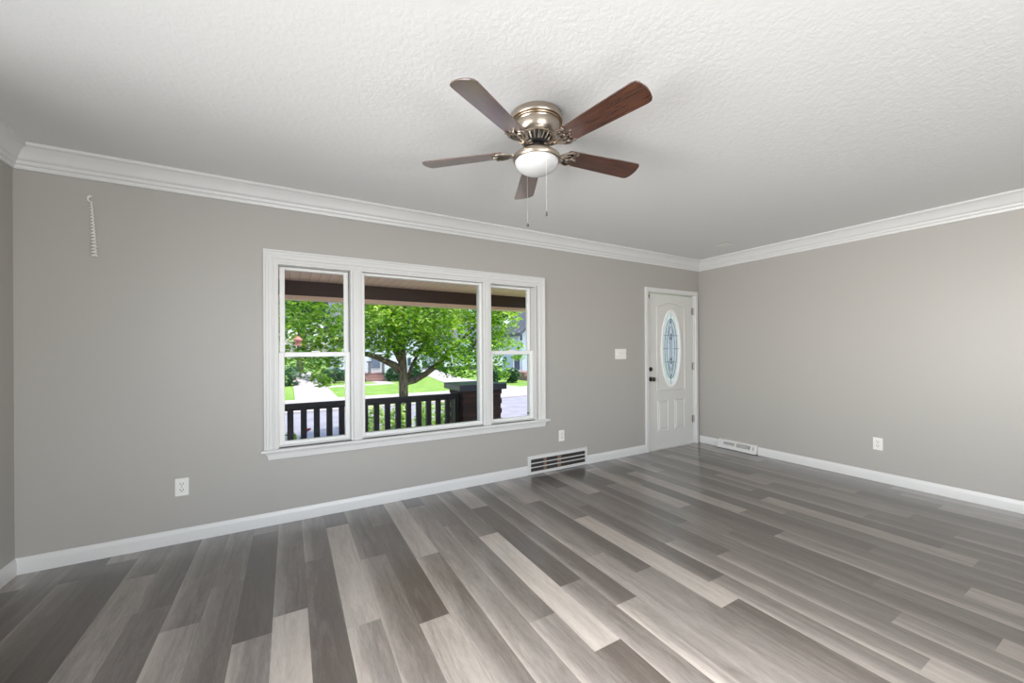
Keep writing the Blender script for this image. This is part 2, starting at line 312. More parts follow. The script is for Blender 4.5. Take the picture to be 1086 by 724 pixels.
for p in me.polygons:
    for j, li in enumerate(p.loop_indices): uvl.data[li].uv = uvs[p.index * 4 + j]; ca.data[li].color = (*tones[p.index], 1)
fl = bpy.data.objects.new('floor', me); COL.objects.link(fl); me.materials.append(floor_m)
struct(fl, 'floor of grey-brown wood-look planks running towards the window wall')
b = MB(); b.box(-.16, BACK - .16, -.12, RW + .16, T, -.004); struct(b.build('floor_slab', found_m), 'slab under the plank floor')

# crown moulding and baseboards, one run per wall
CP = [(0, H - .134), (.009, H - .134), (.012, H - .125), (.012, H - .112), (.020, H - .108), (.024, H - .098), (.024, H - .090), (.031, H - .086), (.036, H - .074), (.045, H - .056), (.056, H - .040), (.069, H - .029), (.072, H - .024), (.078, H - .022), (.085, H - .014), (.085, H), (0, H)]
BP = [(0, 0), (.013, 0), (.013, .062), (.011, .074), (.006, .086), (.005, .0927), (0, .0927)]
def run(prof, A, B, nrm, m0=True, m1=True):
    A, B, nrm = Vector(A), Vector(B), Vector(nrm); d = (B - A).normalized(); mb = MB(); n = len(prof); vs = []
    for end, s, mm in ((A, 1, m0), (B, -1, m1)):
        for p, z in prof: vs.append(end + nrm * p + d * (s * p if mm else 0) + Vector((0, 0, z)))
    return mb.add(vs, [tuple(range(n)), tuple(range(n, 2 * n))] + [(i, (i + 1) % n, n + (i + 1) % n, n + i) for i in range(n)])
c = [(0, 0, 0), (RW, 0, 0), (RW, BACK, 0), (0, BACK, 0)]
struct(run(CP, c[0], c[1], (0, -1, 0)).build('trim_1', trim_m, smooth=True), 'white crown moulding above the window wall', 'trim')
struct(run(CP, c[1], c[2], (-1, 0, 0)).build('trim_2', trim_m, smooth=True), 'white crown moulding above the right wall', 'trim')
struct(run(CP, c[3], c[0], (1, 0, 0)).build('trim_3', trim_m, smooth=True), 'white crown moulding above the left wall', 'trim')
struct(run(CP, c[2], c[3], (0, 1, 0)).build('trim_4', trim_m, smooth=True), 'white crown moulding above the rear wall', 'trim')
bf = empty('baseboard_front', (0, 0, 0), 'white baseboard along the window wall, broken by the grille and door', 'baseboard', kind='structure')
run(BP, (0, 0, 0), (3.428, 0, 0), (0, -1, 0), True, False).build('board', trim_m, bf, smooth=True)
run(BP, (4.195, 0, 0), (5.124, 0, 0), (0, -1, 0), False, False).build('board', trim_m, bf, smooth=True)
br = empty('baseboard_right', (RW, 0, 0), 'white baseboard along the right wall, broken by the slanted register', 'baseboard', kind='structure')
run(BP, (RW, 0, 0), (RW, -.285, 0), (-1, 0, 0), True, False).build('board', trim_m, br, smooth=True)
run(BP, (RW, -.765, 0), (RW, BACK, 0), (-1, 0, 0), False, True).build('board', trim_m, br, smooth=True)
struct(run(BP, (0, BACK, 0), (0, 0, 0), (1, 0, 0)).build('baseboard_left', trim_m, smooth=True), 'white baseboard along the left wall', 'baseboard')
struct(run(BP, (RW, BACK, 0), (0, BACK, 0), (0, 1, 0)).build('baseboard_back', trim_m, smooth=True), 'white baseboard along the rear wall', 'baseboard')

# ---------------------------------------------------------------- the front window
win = empty('window_1', (2.42, 0, .548), 'wide white picture window with double-hung sashes either side of a fixed pane', 'window', kind='structure')
# casing profile: stepped, mitred at the upper corners
def frame_run(prof, path):        # path in x,z; prof (offset inward across the face, projection towards the room)
    mb = MB(); n = len(prof); vs = []
    for i, (x, z, ix, iz) in enumerate(path):
        for q, pr in prof: vs.append((x + ix * q, -pr, z + iz * q))
    m = len(path)
    return mb.add(vs, [tuple(range(n)), tuple(range((m - 1) * n, m * n))] + [(k * n + i, k * n + (i + 1) % n, (k + 1) * n + (i + 1) % n, (k + 1) * n + i) for k in range(m - 1) for i in range(n)])
cpf = [(0, 0), (0, .019), (.012, .019), (.016, .014), (.030, .014), (.034, .011), (.050, .011), (.054, .014), (.062, .014), (.066, .009), (.084, .009), (.084, 0)]
frame_run(cpf, [(1.198, .548, 1, 0), (1.198, 1.998, 1, -1), (3.643, 1.998, -1, -1), (3.643, .548, -1, 0)]).build('casing', trim_m, win)
b = MB(); b.poly([(-.034, .524), (-.038, .530), (-.038, .542), (-.034, .548), (.10, .548), (.10, .524)], 'x', 1.180, 3.690); b.build('stool', trim_m, win, bevel=.002)
b = MB(); b.poly([(1.212, .524), (3.650, .524), (3.640, .473), (1.222, .473)], 'y', -.017, 0); b.box(1.205, -.021, .512, 3.656, 0, .524); b.build('apron', trim_m, win, bevel=.003)
b = MB(); b.box(1.275, 0, .548, 1.290, T, 1.915); b.box(3.530, 0, .548, 3.545, T, 1.915); b.box(1.290, 0, 1.898, 3.530, T, 1.915); b.box(1.290, .036, .540, 3.530, T + .03, .5625); b.build('jamb', trim_m, win)
for x0, x1 in ((1.782, 1.872), (2.950, 3.034)):
    b = MB(); b.box(x0, .002, .548, x1, T, 1.898); b.box(x0 + .018, -.008, .548, x1 - .018, .004, 1.898); b.build('mullion', trim_m, win, bevel=.003)
def sash(nm, x0, x1, z0, z1, y, st, tr_, br_, d=.034):
    b = MB(); b.box(x0, y, z0, x0 + st, y + d, z1); b.box(x1 - st, y, z0, x1, y + d, z1); b.box(x0 + st, y, z1 - tr_, x1 - st, y + d, z1); b.box(x0 + st, y, z0, x1 - st, y + d, z0 + br_)
    s_ = b.build(nm, vinyl_m, win, bevel=.003)
    b = MB(); b.box(x0 + st - .004, y + d * .5 - .002, z0 + br_ - .004, x1 - st + .004, y + d * .5 + .002, z1 - tr_ + .004); g = b.build('pane', glass_m, s_); return s_
for x0, x1 in ((1.290, 1.782), (3.034, 3.530)):
    sash('upper_sash', x0 + .006, x1 - .006, 1.215, 1.896, .082, .034, .020, .034)
    ls = sash('lower_sash', x0, x1, .562, 1.252, .044, .036, .036, .024)
    b = MB(); b.box((x0 + x1) / 2 - .03, .038, 1.250, (x0 + x1) / 2 + .03, .062, 1.262); b.build('sash_lock', vinyl_m, ls, bevel=.003)
sash('fixed_sash', 1.872, 2.950, .562, 1.896, .040, .022, .020, .026, .04)
b = MB(); b.lathe([(.010, 0), (.010, .006)], T=Matrix.Rotation(PI / 2, 3, 'X'), c=(3.476, .060, .612), n=12); b.build('vent_stop', slot_m, win)

# ---------------------------------------------------------------- the front door
dr = empty('door_1', (5.632, 0, 0), 'off-white front door with an oval leaded glass and dark knob', 'door', kind='structure')
frame_run([(0, 0), (0, .014), (.008, .018), (.046, .018), (.052, .012), (.052, 0)], [(5.127, 0, 1, 0), (5.127, 2.022, 1, -1), (6.138, 2.022, -1, -1), (6.138, 0, -1, 0)]).build('casing', trim_m, dr)
b = MB(); b.box(5.172, 0, 0, 5.184, .14, 1.975); b.box(6.073, 0, 0, 6.085, .14, 1.975); b.box(5.184, 0, 1.964, 6.073, .14, 1.975); b.build('door_frame', trim_m, dr)
b = MB(); b.box(5.184, -.002, 0, 6.073, .12, .018); b.build('threshold', door_m, dr)
SY = .018                                      # face of the slab
OX, OZ, OA, OB = 5.632, 1.264, .196, .504
def ell(a, b_, n=64, cx=OX, cz=OZ): return [(cx + a * math.cos(2 * PI * i / n), cz + b_ * math.sin(2 * PI * i / n)) for i in range(n)]
# slab with an oval hole
bmx = bmesh.new(); S0, S1, Z0, Z1 = 5.188, 6.069, .014, 1.952
n = 64; oe = ell(OA - .02, OB - .02, n)
def sq(p):                                     # project an oval point out to the slab's rectangle
    dx, dz = p[0] - OX, p[1] - OZ; k = min((S1 - OX) / dx if dx > 1e-9 else 1e9, (S0 - OX) / dx if dx < -1e-9 else 1e9, (Z1 - OZ) / dz if dz > 1e-9 else 1e9, (Z0 - OZ) / dz if dz < -1e-9 else 1e9)
    return (OX + dx * k, OZ + dz * k)
outer = [sq(p) for p in oe]
b = MB(); k0 = len(oe); vs = []
for y in (SY, SY + .04):
    vs += [(p[0], y, p[1]) for p in oe] + [(p[0], y, p[1]) for p in outer]
fs = []
for i in range(n):
    j = (i + 1) % n; fs += [(i, j, n + j, n + i), (2 * n + i, 3 * n + i, 3 * n + j, 2 * n + j), (i, 2 * n + i, 2 * n + j, j), (n + i, n + j, 3 * n + j, 3 * n + i)]
b.add(vs, fs)
for cx, cz in ((S0, Z0), (S1, Z0), (S0, Z1), (S1, Z1)):      # square up the four corners
    near = sorted(outer, key=lambda p: (p[0] - cx) ** 2 + (p[1] - cz) ** 2)
    px = min((p for p in outer if abs(p[1] - cz) < 1e-6), key=lambda p: abs(p[0] - cx), default=None); pz = min((p for p in outer if abs(p[0] - cx) < 1e-6), key=lambda p: abs(p[1] - cz), default=None)
    if px and pz: b.poly([(cx, cz), px, pz], 'y', SY, SY + .04)
b.build('slab', door_m, dr)
def ridge(pts, r, y, closed=True):             # half-round moulding standing on the slab face
    b = MB(); b.tube([(p[0], y, p[1]) for p in pts], r, 8, closed, (0, 1, 0)); return b
def rect(x0, z0, x1, z1): return [(x0, z0), (x1, z0), (x1, z1), (x0, z1)]
arch = [(5.368, .735), (5.900, .735), (5.900, 1.790)] + [(5.900 - .532 * t, 1.790 + .056 * math.sin(PI * t) ** 1.3) for t in [i / 16 for i in range(1, 16)]] + [(5.368, 1.790)]
ridge(arch, .0075, SY - .001).build('upper_panel', door_m, dr, smooth=True)
for x0, x1 in ((5.370, 5.572), (5.690, 5.892)):
    b = MB(); vs = []
    for ins, dy in ((0, 0), (.008, -.006), (.018, .001), (.028, .001), (.040, -.006)): vs += [(p[0], SY + dy, p[1]) for p in rect(x0 + ins, .220 + ins, x1 - ins, .612 - ins)]
    b.add(vs, [(k * 4 + i, k * 4 + (i + 1) % 4, (k + 1) * 4 + (i + 1) % 4, (k + 1) * 4 + i) for k in range(4) for i in range(4)] + [(16, 17, 18, 19)])
    b.build('lower_panel', door_m, dr)
# oval frame ring
b = MB(); prof = [(0, 0), (0, -.008), (.012, -.014), (.030, -.012), (.042, -.004), (.042, .02)]; vs = []
for ins, dy in prof: vs += [(p[0], SY + dy, p[1]) for p in ell(OA - ins, OB - ins * 1.15, 72)]
b.add(vs, [(k * 72 + i, k * 72 + (i + 1) % 72, (k + 1) * 72 + (i + 1) % 72, (k + 1) * 72 + i) for k in range(len(prof) - 1) for i in range(72)])
b.build('oval_frame', mat('white_oval_frame', (.84, .85, .86), .3), dr, smooth=True)
GA, GB = OA - .04, OB - .046
b = MB(); b.poly(ell(GA + .006, GB + .006), 'y', SY + .010, SY + .015); og = b.build('oval_glass', clear_band_m, dr)
b = MB(); b.poly(ell(GA * .74, GB * .84), 'y', SY + .006, SY + .0095); b.build('textured_field', art_glass_m, og)
cm = MB(); yc = SY + .004
def came(pts, r=.0032): cm.tube([(OX + p[0], yc, OZ + p[1]) for p in pts], r, 6)
def arcp(x0, z0, x1, z1, bul, n=14): return [(x0 + (x1 - x0) * t + bul * math.sin(PI * t), z0 + (z1 - z0) * t) for t in [i / n for i in range(n + 1)]]
ga, gb = GA * .74, GB * .84
came([(ga * math.cos(2 * PI * i / 48), gb * math.sin(2 * PI * i / 48)) for i in range(49)], .0035)
for s in (-1, 1):
    came(arcp(0, gb, 0, -gb, s * .075)); came(arcp(s * .004, gb - .10, s * .004, .13, s * .028)); came(arcp(s * .004, -.13, s * .004, -gb + .10, s * .028))
    came(arcp(s * .03, .20, s * .03, -.20, s * -.018)); came([(s * .035, .17), (s * ga * .95, .17)]); came([(s * .035, -.17), (s * ga * .95, -.17)]); came([(s * .052, 0), (s * GA, 0)]); came([(s * ga * .93, .17), (s * GA * .92, .17)])
came([(0, gb), (0, GB)]); came([(0, -gb), (0, -GB)])
cm.build('leading', came_m, og)
jw = MB()
for z in (gb - .035, .18, .13, -.13, -.18, -gb + .035): jw.poly([(OX - .014, OZ + z), (OX, OZ + z - .022), (OX + .014, OZ + z), (OX, OZ + z + .022)], 'y', SY - .002, SY + .004)
jw.build('glass_jewels', mat('grey_jewel', (.20, .24, .32), .1), og)
RX = Matrix.Rotation(PI / 2, 3, 'X')
b = MB(); b.lathe([(.030, 0), (.030, .006), (.024, .010), (.012, .012), (.012, .030), (.022, .036), (.028, .046), (.027, .058), (.016, .066)], T=RX, c=(5.247, SY, .888), n=24); b.build('door_knob', bronze_m, dr, smooth=True)
b = MB(); b.lathe([(.028, 0), (.028, .008), (.022, .014), (.010, .015)], T=RX, c=(5.245, SY, 1.012), n=24); b.box(5.240, SY - .030, .998, 5.250, SY - .010, 1.026); b.build('deadbolt', bronze_m, dr, smooth=True)
for z in (1.76, 1.03, .325):
    b = MB(); b.tube([(6.066, .006, z - .05), (6.066, .006, z + .05)], .0075, 10); b.box(6.044, .014, z - .045, 6.066, .0185, z + .045); b.build('hinge', hinge_m, dr, smooth=True)
b = MB(); b.box(5.200, SY - .006, 1.890, 5.232, SY, 1.945); b.tube([(5.205, SY - .008, 1.938), (5.228, SY - .012, 1.920), (5.206, SY - .010, 1.898)], .004, 8); b.build('flip_latch', hinge_m, dr)

# ---------------------------------------------------------------- wall plates and registers
def rotm(ax): return Matrix.Identity(4) if ax == 'front' else Matrix.Rotation(-PI / 2, 4, 'Z')
def outlet(x, y, z, ax, label):
    r = empty('wall_outlet', (x, y, z), label, 'outlet', 'duplex wall outlets')
    b = MB(); b.box(-.036, -.006, -.058, .036, 0, .058); place(b.build('cover_plate', plate_m, bevel=.003), r)
    for dz in (.020, -.020):
        b = MB(); b.poly([(-.016, dz - .009), (-.011, dz - .014), (.011, dz - .014), (.016, dz - .009), (.016, dz + .009), (.011, dz + .014), (-.011, dz + .014), (-.016, dz + .009)], 'y', -.0085, -.004); rc = place(b.build('receptacle', plate_m), r)
        s = MB(); s.box(-.0095, -.0092, dz - .001, -.0065, -.008, dz + .009); s.box(.0060, -.0092, dz - .001, .0090, -.008, dz + .009); s.lathe([(.0032, 0), (.0032, .001)], T=RX, c=(0, -.0082, dz - .007), n=10); place(s.build('slots', slot_m), rc)
    b = MB(); b.lathe([(.003, 0), (.003, .002)], T=RX, c=(0, -.0055, 0), n=10); place(b.build('screw', hinge_m), r)
    if ax == 'right': r.rotation_euler = (0, 0, -PI / 2)
    return r
outlet(.738, 0, .367, 'front', 'white wall outlet low on the wall left of the window')
outlet(3.855, 0, .351, 'front', 'white wall outlet above the floor grille, right of the window')
outlet(RW, -1.844, .355, 'right', 'white wall outlet low on the right-hand wall')
sw = empty('light_switch', (4.719, 0, 1.205), 'white triple light switch plate between window and front door', 'light switch')
b = MB(); b.box(-.088, -.006, -.060, .088, 0, .060); place(b.build('cover_plate', plate_m, bevel=.003), sw)
for dx in (-.048, 0, .048):
    b = MB(); b.box(dx - .005, -.016, -.002, dx + .005, -.005, .012, Matrix.Rotation(0, 4, 'X')); b.box(dx - .008, -.0075, -.016, dx + .008, -.005, .016); place(b.build('toggle', plate_m, bevel=.001), sw)
# return grille
gr_ = empty('return_air_grille', (3.81, 0, 0), 'white framed return grille with dark openings at floor level under the window', 'vent')
gx0, gx1, gz0, gz1 = 3.428, 4.195, .002, .188
def gbox(nm, m, boxes, par=gr_, bev=.002):
    b = MB()
    for q in boxes: b.box(*q)
    return b.build(nm, m, par, bevel=bev)
gbox('frame', trim_m, [(gx0, -.017, gz0, gx1, 0, gz0 + .026), (gx0, -.017, gz1 - .034, gx1, 0, gz1), (gx0, -.017, gz0 + .026, gx0 + .034, 0, gz1 - .034), (gx1 - .024, -.017, gz0 + .026, gx1, 0, gz1 - .034)])
gbox('duct_opening', mat('duct_dark', (.035, .03, .026), .8), [(gx0 + .03, -.003, gz0 + .02, gx1 - .02, -.0005, gz1 - .03)], bev=0)
gbox('wood_stud', mat('bare_wood', (.20, .135, .095), .8), [(3.625, -.006, gz0 + .02, 3.660, -.003, gz1 - .03)], bev=0)
gbox('wood_stud', bpy.data.materials['bare_wood'], [(3.800, -.006, gz0 + .02, 3.845, -.003, gz1 - .03)], bev=0)
for k in (1, 2):
    z = gz0 + .026 + (.126) * k / 3; gbox('louvre', trim_m, [(gx0 + .034, -.015, z - .0035, gx1 - .024, -.004, z + .0035)], bev=0)
gbox('screw', hinge_m, [(gx0 + .014, -.0185, .090, gx0 + .020, -.016, .096)], bev=0)
# slanted baseboard register on the right wall
rg = empty('floor_register', (RW, -.525, 0), 'white slanted baseboard register by the corner next to the door', 'vent')
ry0, ry1 = -.762, -.288
sec = [(RW, .004), (RW - .060, .004), (RW - .062, .018), (RW - .030, .104), (RW - .014, .110), (RW, .110)]
b = MB(); n = len(sec); b.add([(p[0], y, p[1]) for y in (ry0, ry1) for p in sec], [tuple(range(n)), tuple(range(n, 2 * n))] + [(i, (i + 1) % n, n + (i + 1) % n, n + i) for i in range(n)]); b.build('housing', trim_m, rg, bevel=.003)
def onface(y, t, off=0):                      # point on the slanted face: t 0 bottom .. 1 top
    a, c2 = Vector((RW - .062, 0, .018)), Vector((RW - .030, 0, .104)); p = a.lerp(c2, t); nn = Vector((-.937, 0, .349)); p = p + nn * off; p.y = y; return p
def facepatch(nm, m, patches, o0=.0004, o1=.002):
    b = MB()
    for (ya, yb, ta, tb) in patches:
        v8 = [onface(y, t, o) for o in (o0, o1) for y, t in ((ya, ta), (yb, ta), (yb, tb), (ya, tb))]
        b.add(v8, [(0, 1, 2, 3), (4, 5, 6, 7), (0, 1, 5, 4), (1, 2, 6, 5), (2, 3, 7, 6), (3, 0, 4, 7)])
    return b.build(nm, m, rg)
regd = mat('register_slot_grey', (.20, .195, .19), .6)
facepatch('damper_opening', regd, [(-.365, -.500, .38, .80), (-.525, -.690, .34, .84)])
facepatch('fins', trim_m, [(-.37 - .012 * i, -.373 - .012 * i, .36, .82) for i in range(11)], .002, .005)
facepatch('fins', trim_m, [(-.53 - .012 * i, -.533 - .012 * i, .32, .86) for i in range(13)], .002, .005)
facepatch('border', trim_m, [(-.335, -.352, .25, .93), (-.702, -.715, .25, .93), (-.335, -.715, .92, .97), (-.335, -.715, .22, .27), (-.505, -.520, .25, .93)], .0005, .006)
facepatch('damper_lever', hinge_m, [(-.726, -.732, .35, .75)], .001, .008)
# small square plate on the ceiling
cp = empty('ceiling_plate', (5.637, -.702, H), 'small white square cover plate on the ceiling near the far right corner', 'ceiling plate')
b = MB(); b.box(-.068, -.064, -.012, .068, .064, -.006); place(b.build('cover', plate_m, bevel=.001), cp)
b = MB(); b.box(-.060, -.058, -.006, .060, .058, 0); place(b.build('shadow_gap', slot_m), cp)  # dark block put in for the shade between plate and ceiling
# coiled cord on the front wall
pts = []; rr_ = []
NT = 17
hx0, hz0, hx1, hz1 = .325, 2.165, .338, 1.840
for i in range(NT * 10 + 1):
    t = i / (NT * 10); R = .003 + .008 * t; a = 2 * PI * NT * t
    pts.append((hx0 + (hx1 - hx0) * t + R * math.cos(a), -.023 + R * math.sin(a), hz0 + (hz1 - hz0) * t + .004 * math.cos(a))); rr_.append(.0030 + .0022 * t)
cc_ = empty('hanging_coil', (.325, 0, 2.2), 'white spiral coil hanging high on the wall left of the window', 'wall hanging')
b = MB(); b.tube(pts, rr_, 6); b.build('coil', plate_m, cc_, smooth=True)
b = MB(); b.tube([(.318, 0, 2.205), (.318, -.022, 2.205), (.311, -.026, 2.195), (.311, -.026, 2.175), (.322, -.024, 2.165)], .0035, 6); b.tube([(.311, -.022, 2.19), (.330, -.022, 2.205)], .003, 6); b.build('hook', plate_m, cc_)

# ---------------------------------------------------------------- ceiling fan
FX, FY = 2.450, -1.676
fan = empty('ceiling_fan', (FX, FY, H), 'brushed nickel hugger ceiling fan with five walnut blades and a frosted bowl light', 'ceiling fan')
fc = (FX, FY, 0)
b = MB(); b.lathe([(.122, 2.4395), (.130, 2.436), (.133, 2.420), (.133, 2.408), (.130, 2.402), (.123, 2.400), (.121, 2.394), (.117, 2.392), (.115, 2.386), (.113, 2.384), (.112, 2.372), (.108, 2.352), (.097, 2.334), (.092, 2.332), (.092, 2.326), (.086, 2.323)], fc, 64); b.build('motor_housing', nickel_m, fan, smooth=True)
b = MB(); b.lathe([(.1300, 2.4035), (.1312, 2.4005), (.1235, 2.3985)], fc, 64, False); b.lathe([(.1212, 2.3955), (.1222, 2.3925), (.1165, 2.3905)], fc, 64, False); b.build('housing_bands', groove_m, fan, smooth=True)
b = MB(); b.lathe([(.082, 2.330), (.076, 2.318), (.060, 2.300), (.052, 2.296)], fc, 48); b.build('vent_core', black_m, fan)
b = MB()
for i in range(22):
    a = 2 * PI * i / 22; ca_, sa_ = math.cos(a), math.sin(a)
    b.tube([(FX + ca_ * .088, FY + sa_ * .088, 2.326), (FX + ca_ * .078, FY + sa_ * .078, 2.314), (FX + ca_ * .060, FY + sa_ * .060, 2.300)], .0042, 6)
b.build('vent_ribs', nickel_m, fan, smooth=True)
b = MB(); b.lathe([(.060, 2.302), (.066, 2.298), (.066, 2.290), (.058, 2.284), (.044, 2.284)], fc, 48); b.build('flywheel', black_m, fan, smooth=True)
b = MB(); b.lathe([(.026, 2.285), (.024, 2.262), (.030, 2.258), (.046, 2.256), (.075, 2.251), (.100, 2.243), (.114, 2.236), (.119, 2.230), (.120, 2.218), (.117, 2.209), (.110, 2.207)], fc, 64); lk = b.build('light_kit', nickel_m, fan, smooth=True)
bp = [(.109, 2.216), (.109, 2.210)] + [(.109 * math.cos(t), 2.210 - .064 * math.sin(t)) for t in [PI / 2 * k / 14 for k in range(1, 14)]] + [(.003, 2.146)]
b = MB(); b.lathe(bp, fc, 64); b.build('glass_bowl', bowl_m, lk, smooth=True)
BZ, PITCH = 2.264, math.radians(11.6)
def blade_T(phi):   # local x outward, local y across, face-down; -n side raised
    a = math.radians(phi); d = Vector((math.cos(a), math.sin(a), 0)); nn = Vector((-math.sin(a), math.cos(a), 0))
    y_ = nn * math.cos(PITCH) + Vector((0, 0, -1)) * math.sin(PITCH); z_ = d.cross(y_)
    m = Matrix((d, y_, z_)).transposed().to_4x4(); m.translation = Vector((FX, FY, BZ)); return m
outl = []
r0, r1 = .165, .612
def half(x): return .050 + (.064 - .050) * min(1, max(0, (x - r0) / (r1 - .06 - r0)))
outl_pts = [(r0, -.038), (r0 + .012, -.050)] + [(r0 + .05 + (r1 - .085 - r0) * i / 5, -half(r0 + .05 + (r1 - .085 - r0) * i / 5)) for i in range(6)]
outl_pts += [(r1 - .030, -.0645), (r1 - .013, -.060), (r1 - .004, -.047), (r1 + .003, -.022), (r1 + .005, 0), (r1 + .003, .022), (r1 - .004, .047), (r1 - .013, .060), (r1 - .030, .0645)]
outl_pts += [(p[0], -p[1]) for p in outl_pts[:8]][::-1]
def iron(b):       # decorative scroll bracket in local blade coordinates, under the blade
    z = -.008
    def c(p, r=.0048): b.tube([(x, y, zz) for x, y, zz in p], r, 6)
    c([(.058, 0, .022), (.085, 0, .006), (.110, 0, -.010), (.135, 0, z - .004)], .0085)
    for s in (-1, 1):
        c([(.120, 0, z - .004), (.140, s * .018, z), (.160, s * .038, z), (.185, s * .048, z), (.205, s * .044, z), (.215, s * .036, z)], .0055)
        c([(.135, 0, z - .002), (.155, s * .012, z), (.178, s * .026, z), (.198, s * .022, z), (.200, s * .010, z), (.190, s * .006, z)], .0045)
        c([(.215, s * .036, z), (.222, s * .044, z), (.214, s * .050, z)], .0045)
        b.lathe([(.006, -.003), (.006, .003)], (.198, s * .034, z - .002), 10)
    c([(.135, 0, z), (.165, 0, z), (.200, 0, z), (.226, 0, z)], .005)
    b.lathe([(.0065, -.003), (.0065, .003)], (.222, 0, z - .002), 10)
    b.box(.118, -.012, z - .002, .150, .012, z + .004)
for k in range(5):
    T_ = blade_T(208.72 - 72 * k)
    b = MB(); b.poly(outl_pts, 'z', -.003, .003); bl = b.build('blade', blade_m, smooth=False, bevel=.001); bl.parent = fan; bl.matrix_parent_inverse = fan.matrix_basis.inverted(); bl.matrix_basis = T_
    b = MB(); iron(b); ir = b.build('blade_iron', nickel_m, smooth=True); ir.parent = bl
def chain(x, y, z0, z1, kind):
    b = MB(); b.tube([(x, y, z0), (x, y, z1)], .0009, 6); ch = b.build('pull_chain', chain_m, fan)
    b = MB()
    if kind == 'ball': b.lathe([(.002, .010), (.006, .007), (.0085, 0), (.006, -.007), (.002, -.010)], (x, y, z1), 16)
    else: b.lathe([(.002, .012), (.0045, .008), (.0045, -.010), (.002, -.012)], (x, y, z1), 12)
    b.build('fob', dkfob_m, ch, smooth=True)
Q1 = at(559.6, 238.8, FY + .115); chain(Q1.x, FY + .115, 2.225, Q1.z, 'ball')
Q2 = at(579.7, 226.5, FY - .095); chain(Q2.x, FY - .095, 2.240, Q2.z, 'rod')

# ---------------------------------------------------------------- porch
PD = 2.2                                          # outer line of the porch
PC = 2.34
b = MB(); b.box(-1.2, T, -.45, 5.05, PD + .15, -.25); struct(b.build('porch_deck', mat('pale_pink_deck_paint', (.78, .62, .58), .7)), 'concrete porch deck outside the window', 'porch')
b = MB(); b.box(-1.2, T, 2.135, 5.05, PD, 2.18); struct(b.build('porch_ceiling', porchceil_m), 'pink-beige boarded porch ceiling seen through the window tops', 'porch')
bz0, bz1 = at(302, 312.5, PD).z, 2.135
pb = empty('porch_beam', (2, PD, bz0), 'dark brown porch beam above the railing with tan lower edge', 'beam', kind='structure')
b = MB(); b.box(-1.2, PD, bz0, 5.05, PD + .16, 2.25); b.build('beam', beam_m, pb)
b = MB(); b.box(-1.2, PD - .012, bz0 - .045, 5.05, PD + .17, bz0); b.build('edge_trim', beamtrim_m, pb)
b = MB(); b.box(-1.3, T, 2.25, 5.15, PD + .45, 2.32); struct(b.build('porch_roof', roof_m), 'shingled porch roof outside the window', 'porch')
rl = empty('porch_railing', (2.4, PD, -.25), 'near-black wooden porch railing beyond the window', 'railing')
RT = .61
b = MB(); b.box(-1.2, PD - .045, RT - .055, 3.555, PD + .045, RT); b.box(-1.2, PD - .02, RT - .085, 3.555, PD + .02, RT - .055); b.build('top_rail', rail_m, rl, bevel=.004)
b = MB(); b.box(-1.2, PD - .03, -.14, 3.555, PD + .03, -.07); b.build('bottom_rail', rail_m, rl, bevel=.004)
k = 0; x = 1.364 - .1455 * 8
while x < 3.47:
    b = MB(); b.box(x - .034, PD - .03, -.07, x + .034, PD + .03, RT - .085); b.build('baluster', rail_m, rl); x += .1455
b = MB(); b.box(3.505, PD - .05, -.25, 3.572, PD + .05, RT); b.build('end_post', rail_m, rl)
pr = empty('brick_pier', (3.93, PD + .1, -.25), 'dark brown brick porch pier with slate cap at the end of the railing', 'pier')
b = MB(); px0, px1, py0, py1 = 3.585, 4.235, PD - .16, PD + .40
for k in range(12):                               # courses stepping slightly in and out
    z0 = -.25 + .0755 * k; i = .0 if k % 2 else .012; b.box(px0 + i, py0 + i, z0, px1 - i, py1 - i, z0 + .0755)
pier = b.build('shaft', brick_m, pr)
uvp = pier.data.uv_layers.new(name='uv')
for p in pier.data.polygons:
    for li in p.loop_indices:
        co = pier.data.vertices[pier.data.loops[li].vertex_index].co; uvp.data[li].uv = (co.x + co.y, co.z + .25)
b = MB(); b.box(px0 - .075, py0 - .06, .655, px1 + .06, py1 + .06, .745); b.build('cap', cap_m, pr, bevel=.008)

# ---------------------------------------------------------------- street and lawns
G = -.85
def slab(nm, m, x0, y0, x1, y1, z, label, cat='ground', th=.12):
    b = MB(); b.box(x0, y0, z - th, x1, y1, z); return struct(b.build(nm, m), label, cat)
slab('ground_front_lawn', grass_m, -60, T, 90, 4.2, G, 'green front lawn between porch and street')
slab('ground_under_house', found_m, -60, -40, 90, T, G - .01, 'dark ground behind the house front')
slab('near_driveway', conc_m, -3.2, 2.75, 2.05, 5.9, G + .02, 'pale concrete apron below the railing in the left pane', 'driveway')
slab('ground_near_verge', grass_m, -60, 4.2, 90, 5.9, G, 'grass verge under the maple')
slab('street', street_m, -60, 5.9, 90, 11.9, G - .02, 'pale grey concrete street', 'street')
b = MB(); b.box(-60, 11.9, G - .14, 90, 12.15, G + .02); struct(b.build('curb', conc_m), 'pale far curb of the street', 'curb')
slab('ground_far_verge', dry_m, -60, 12.15, 90, 14.2, G, 'dry grass verge beyond the street')
slab('sidewalk', conc_m, -60, 14.2, 90, 15.9, G + .01, 'pale sidewalk across the street', 'sidewalk')
slab('ground_far_lawn', grass_m, -60, 15.9, 90, 130, G, 'sunny green lawn in front of the white house')
def quadslab(nm, m, pts, z, label, cat='driveway'):
    b = MB(); b.poly(pts, 'z', z - .05, z); return struct(b.build(nm, m), label, cat)
quadslab('driveway', conc_m, [(1.2, 12.15), (3.7, 12.15), (3.25, 15.9), (3.2, 40), (1.55, 40), (1.55, 15.9)], G + .02, 'straight pale driveway across the street seen in the left pane')
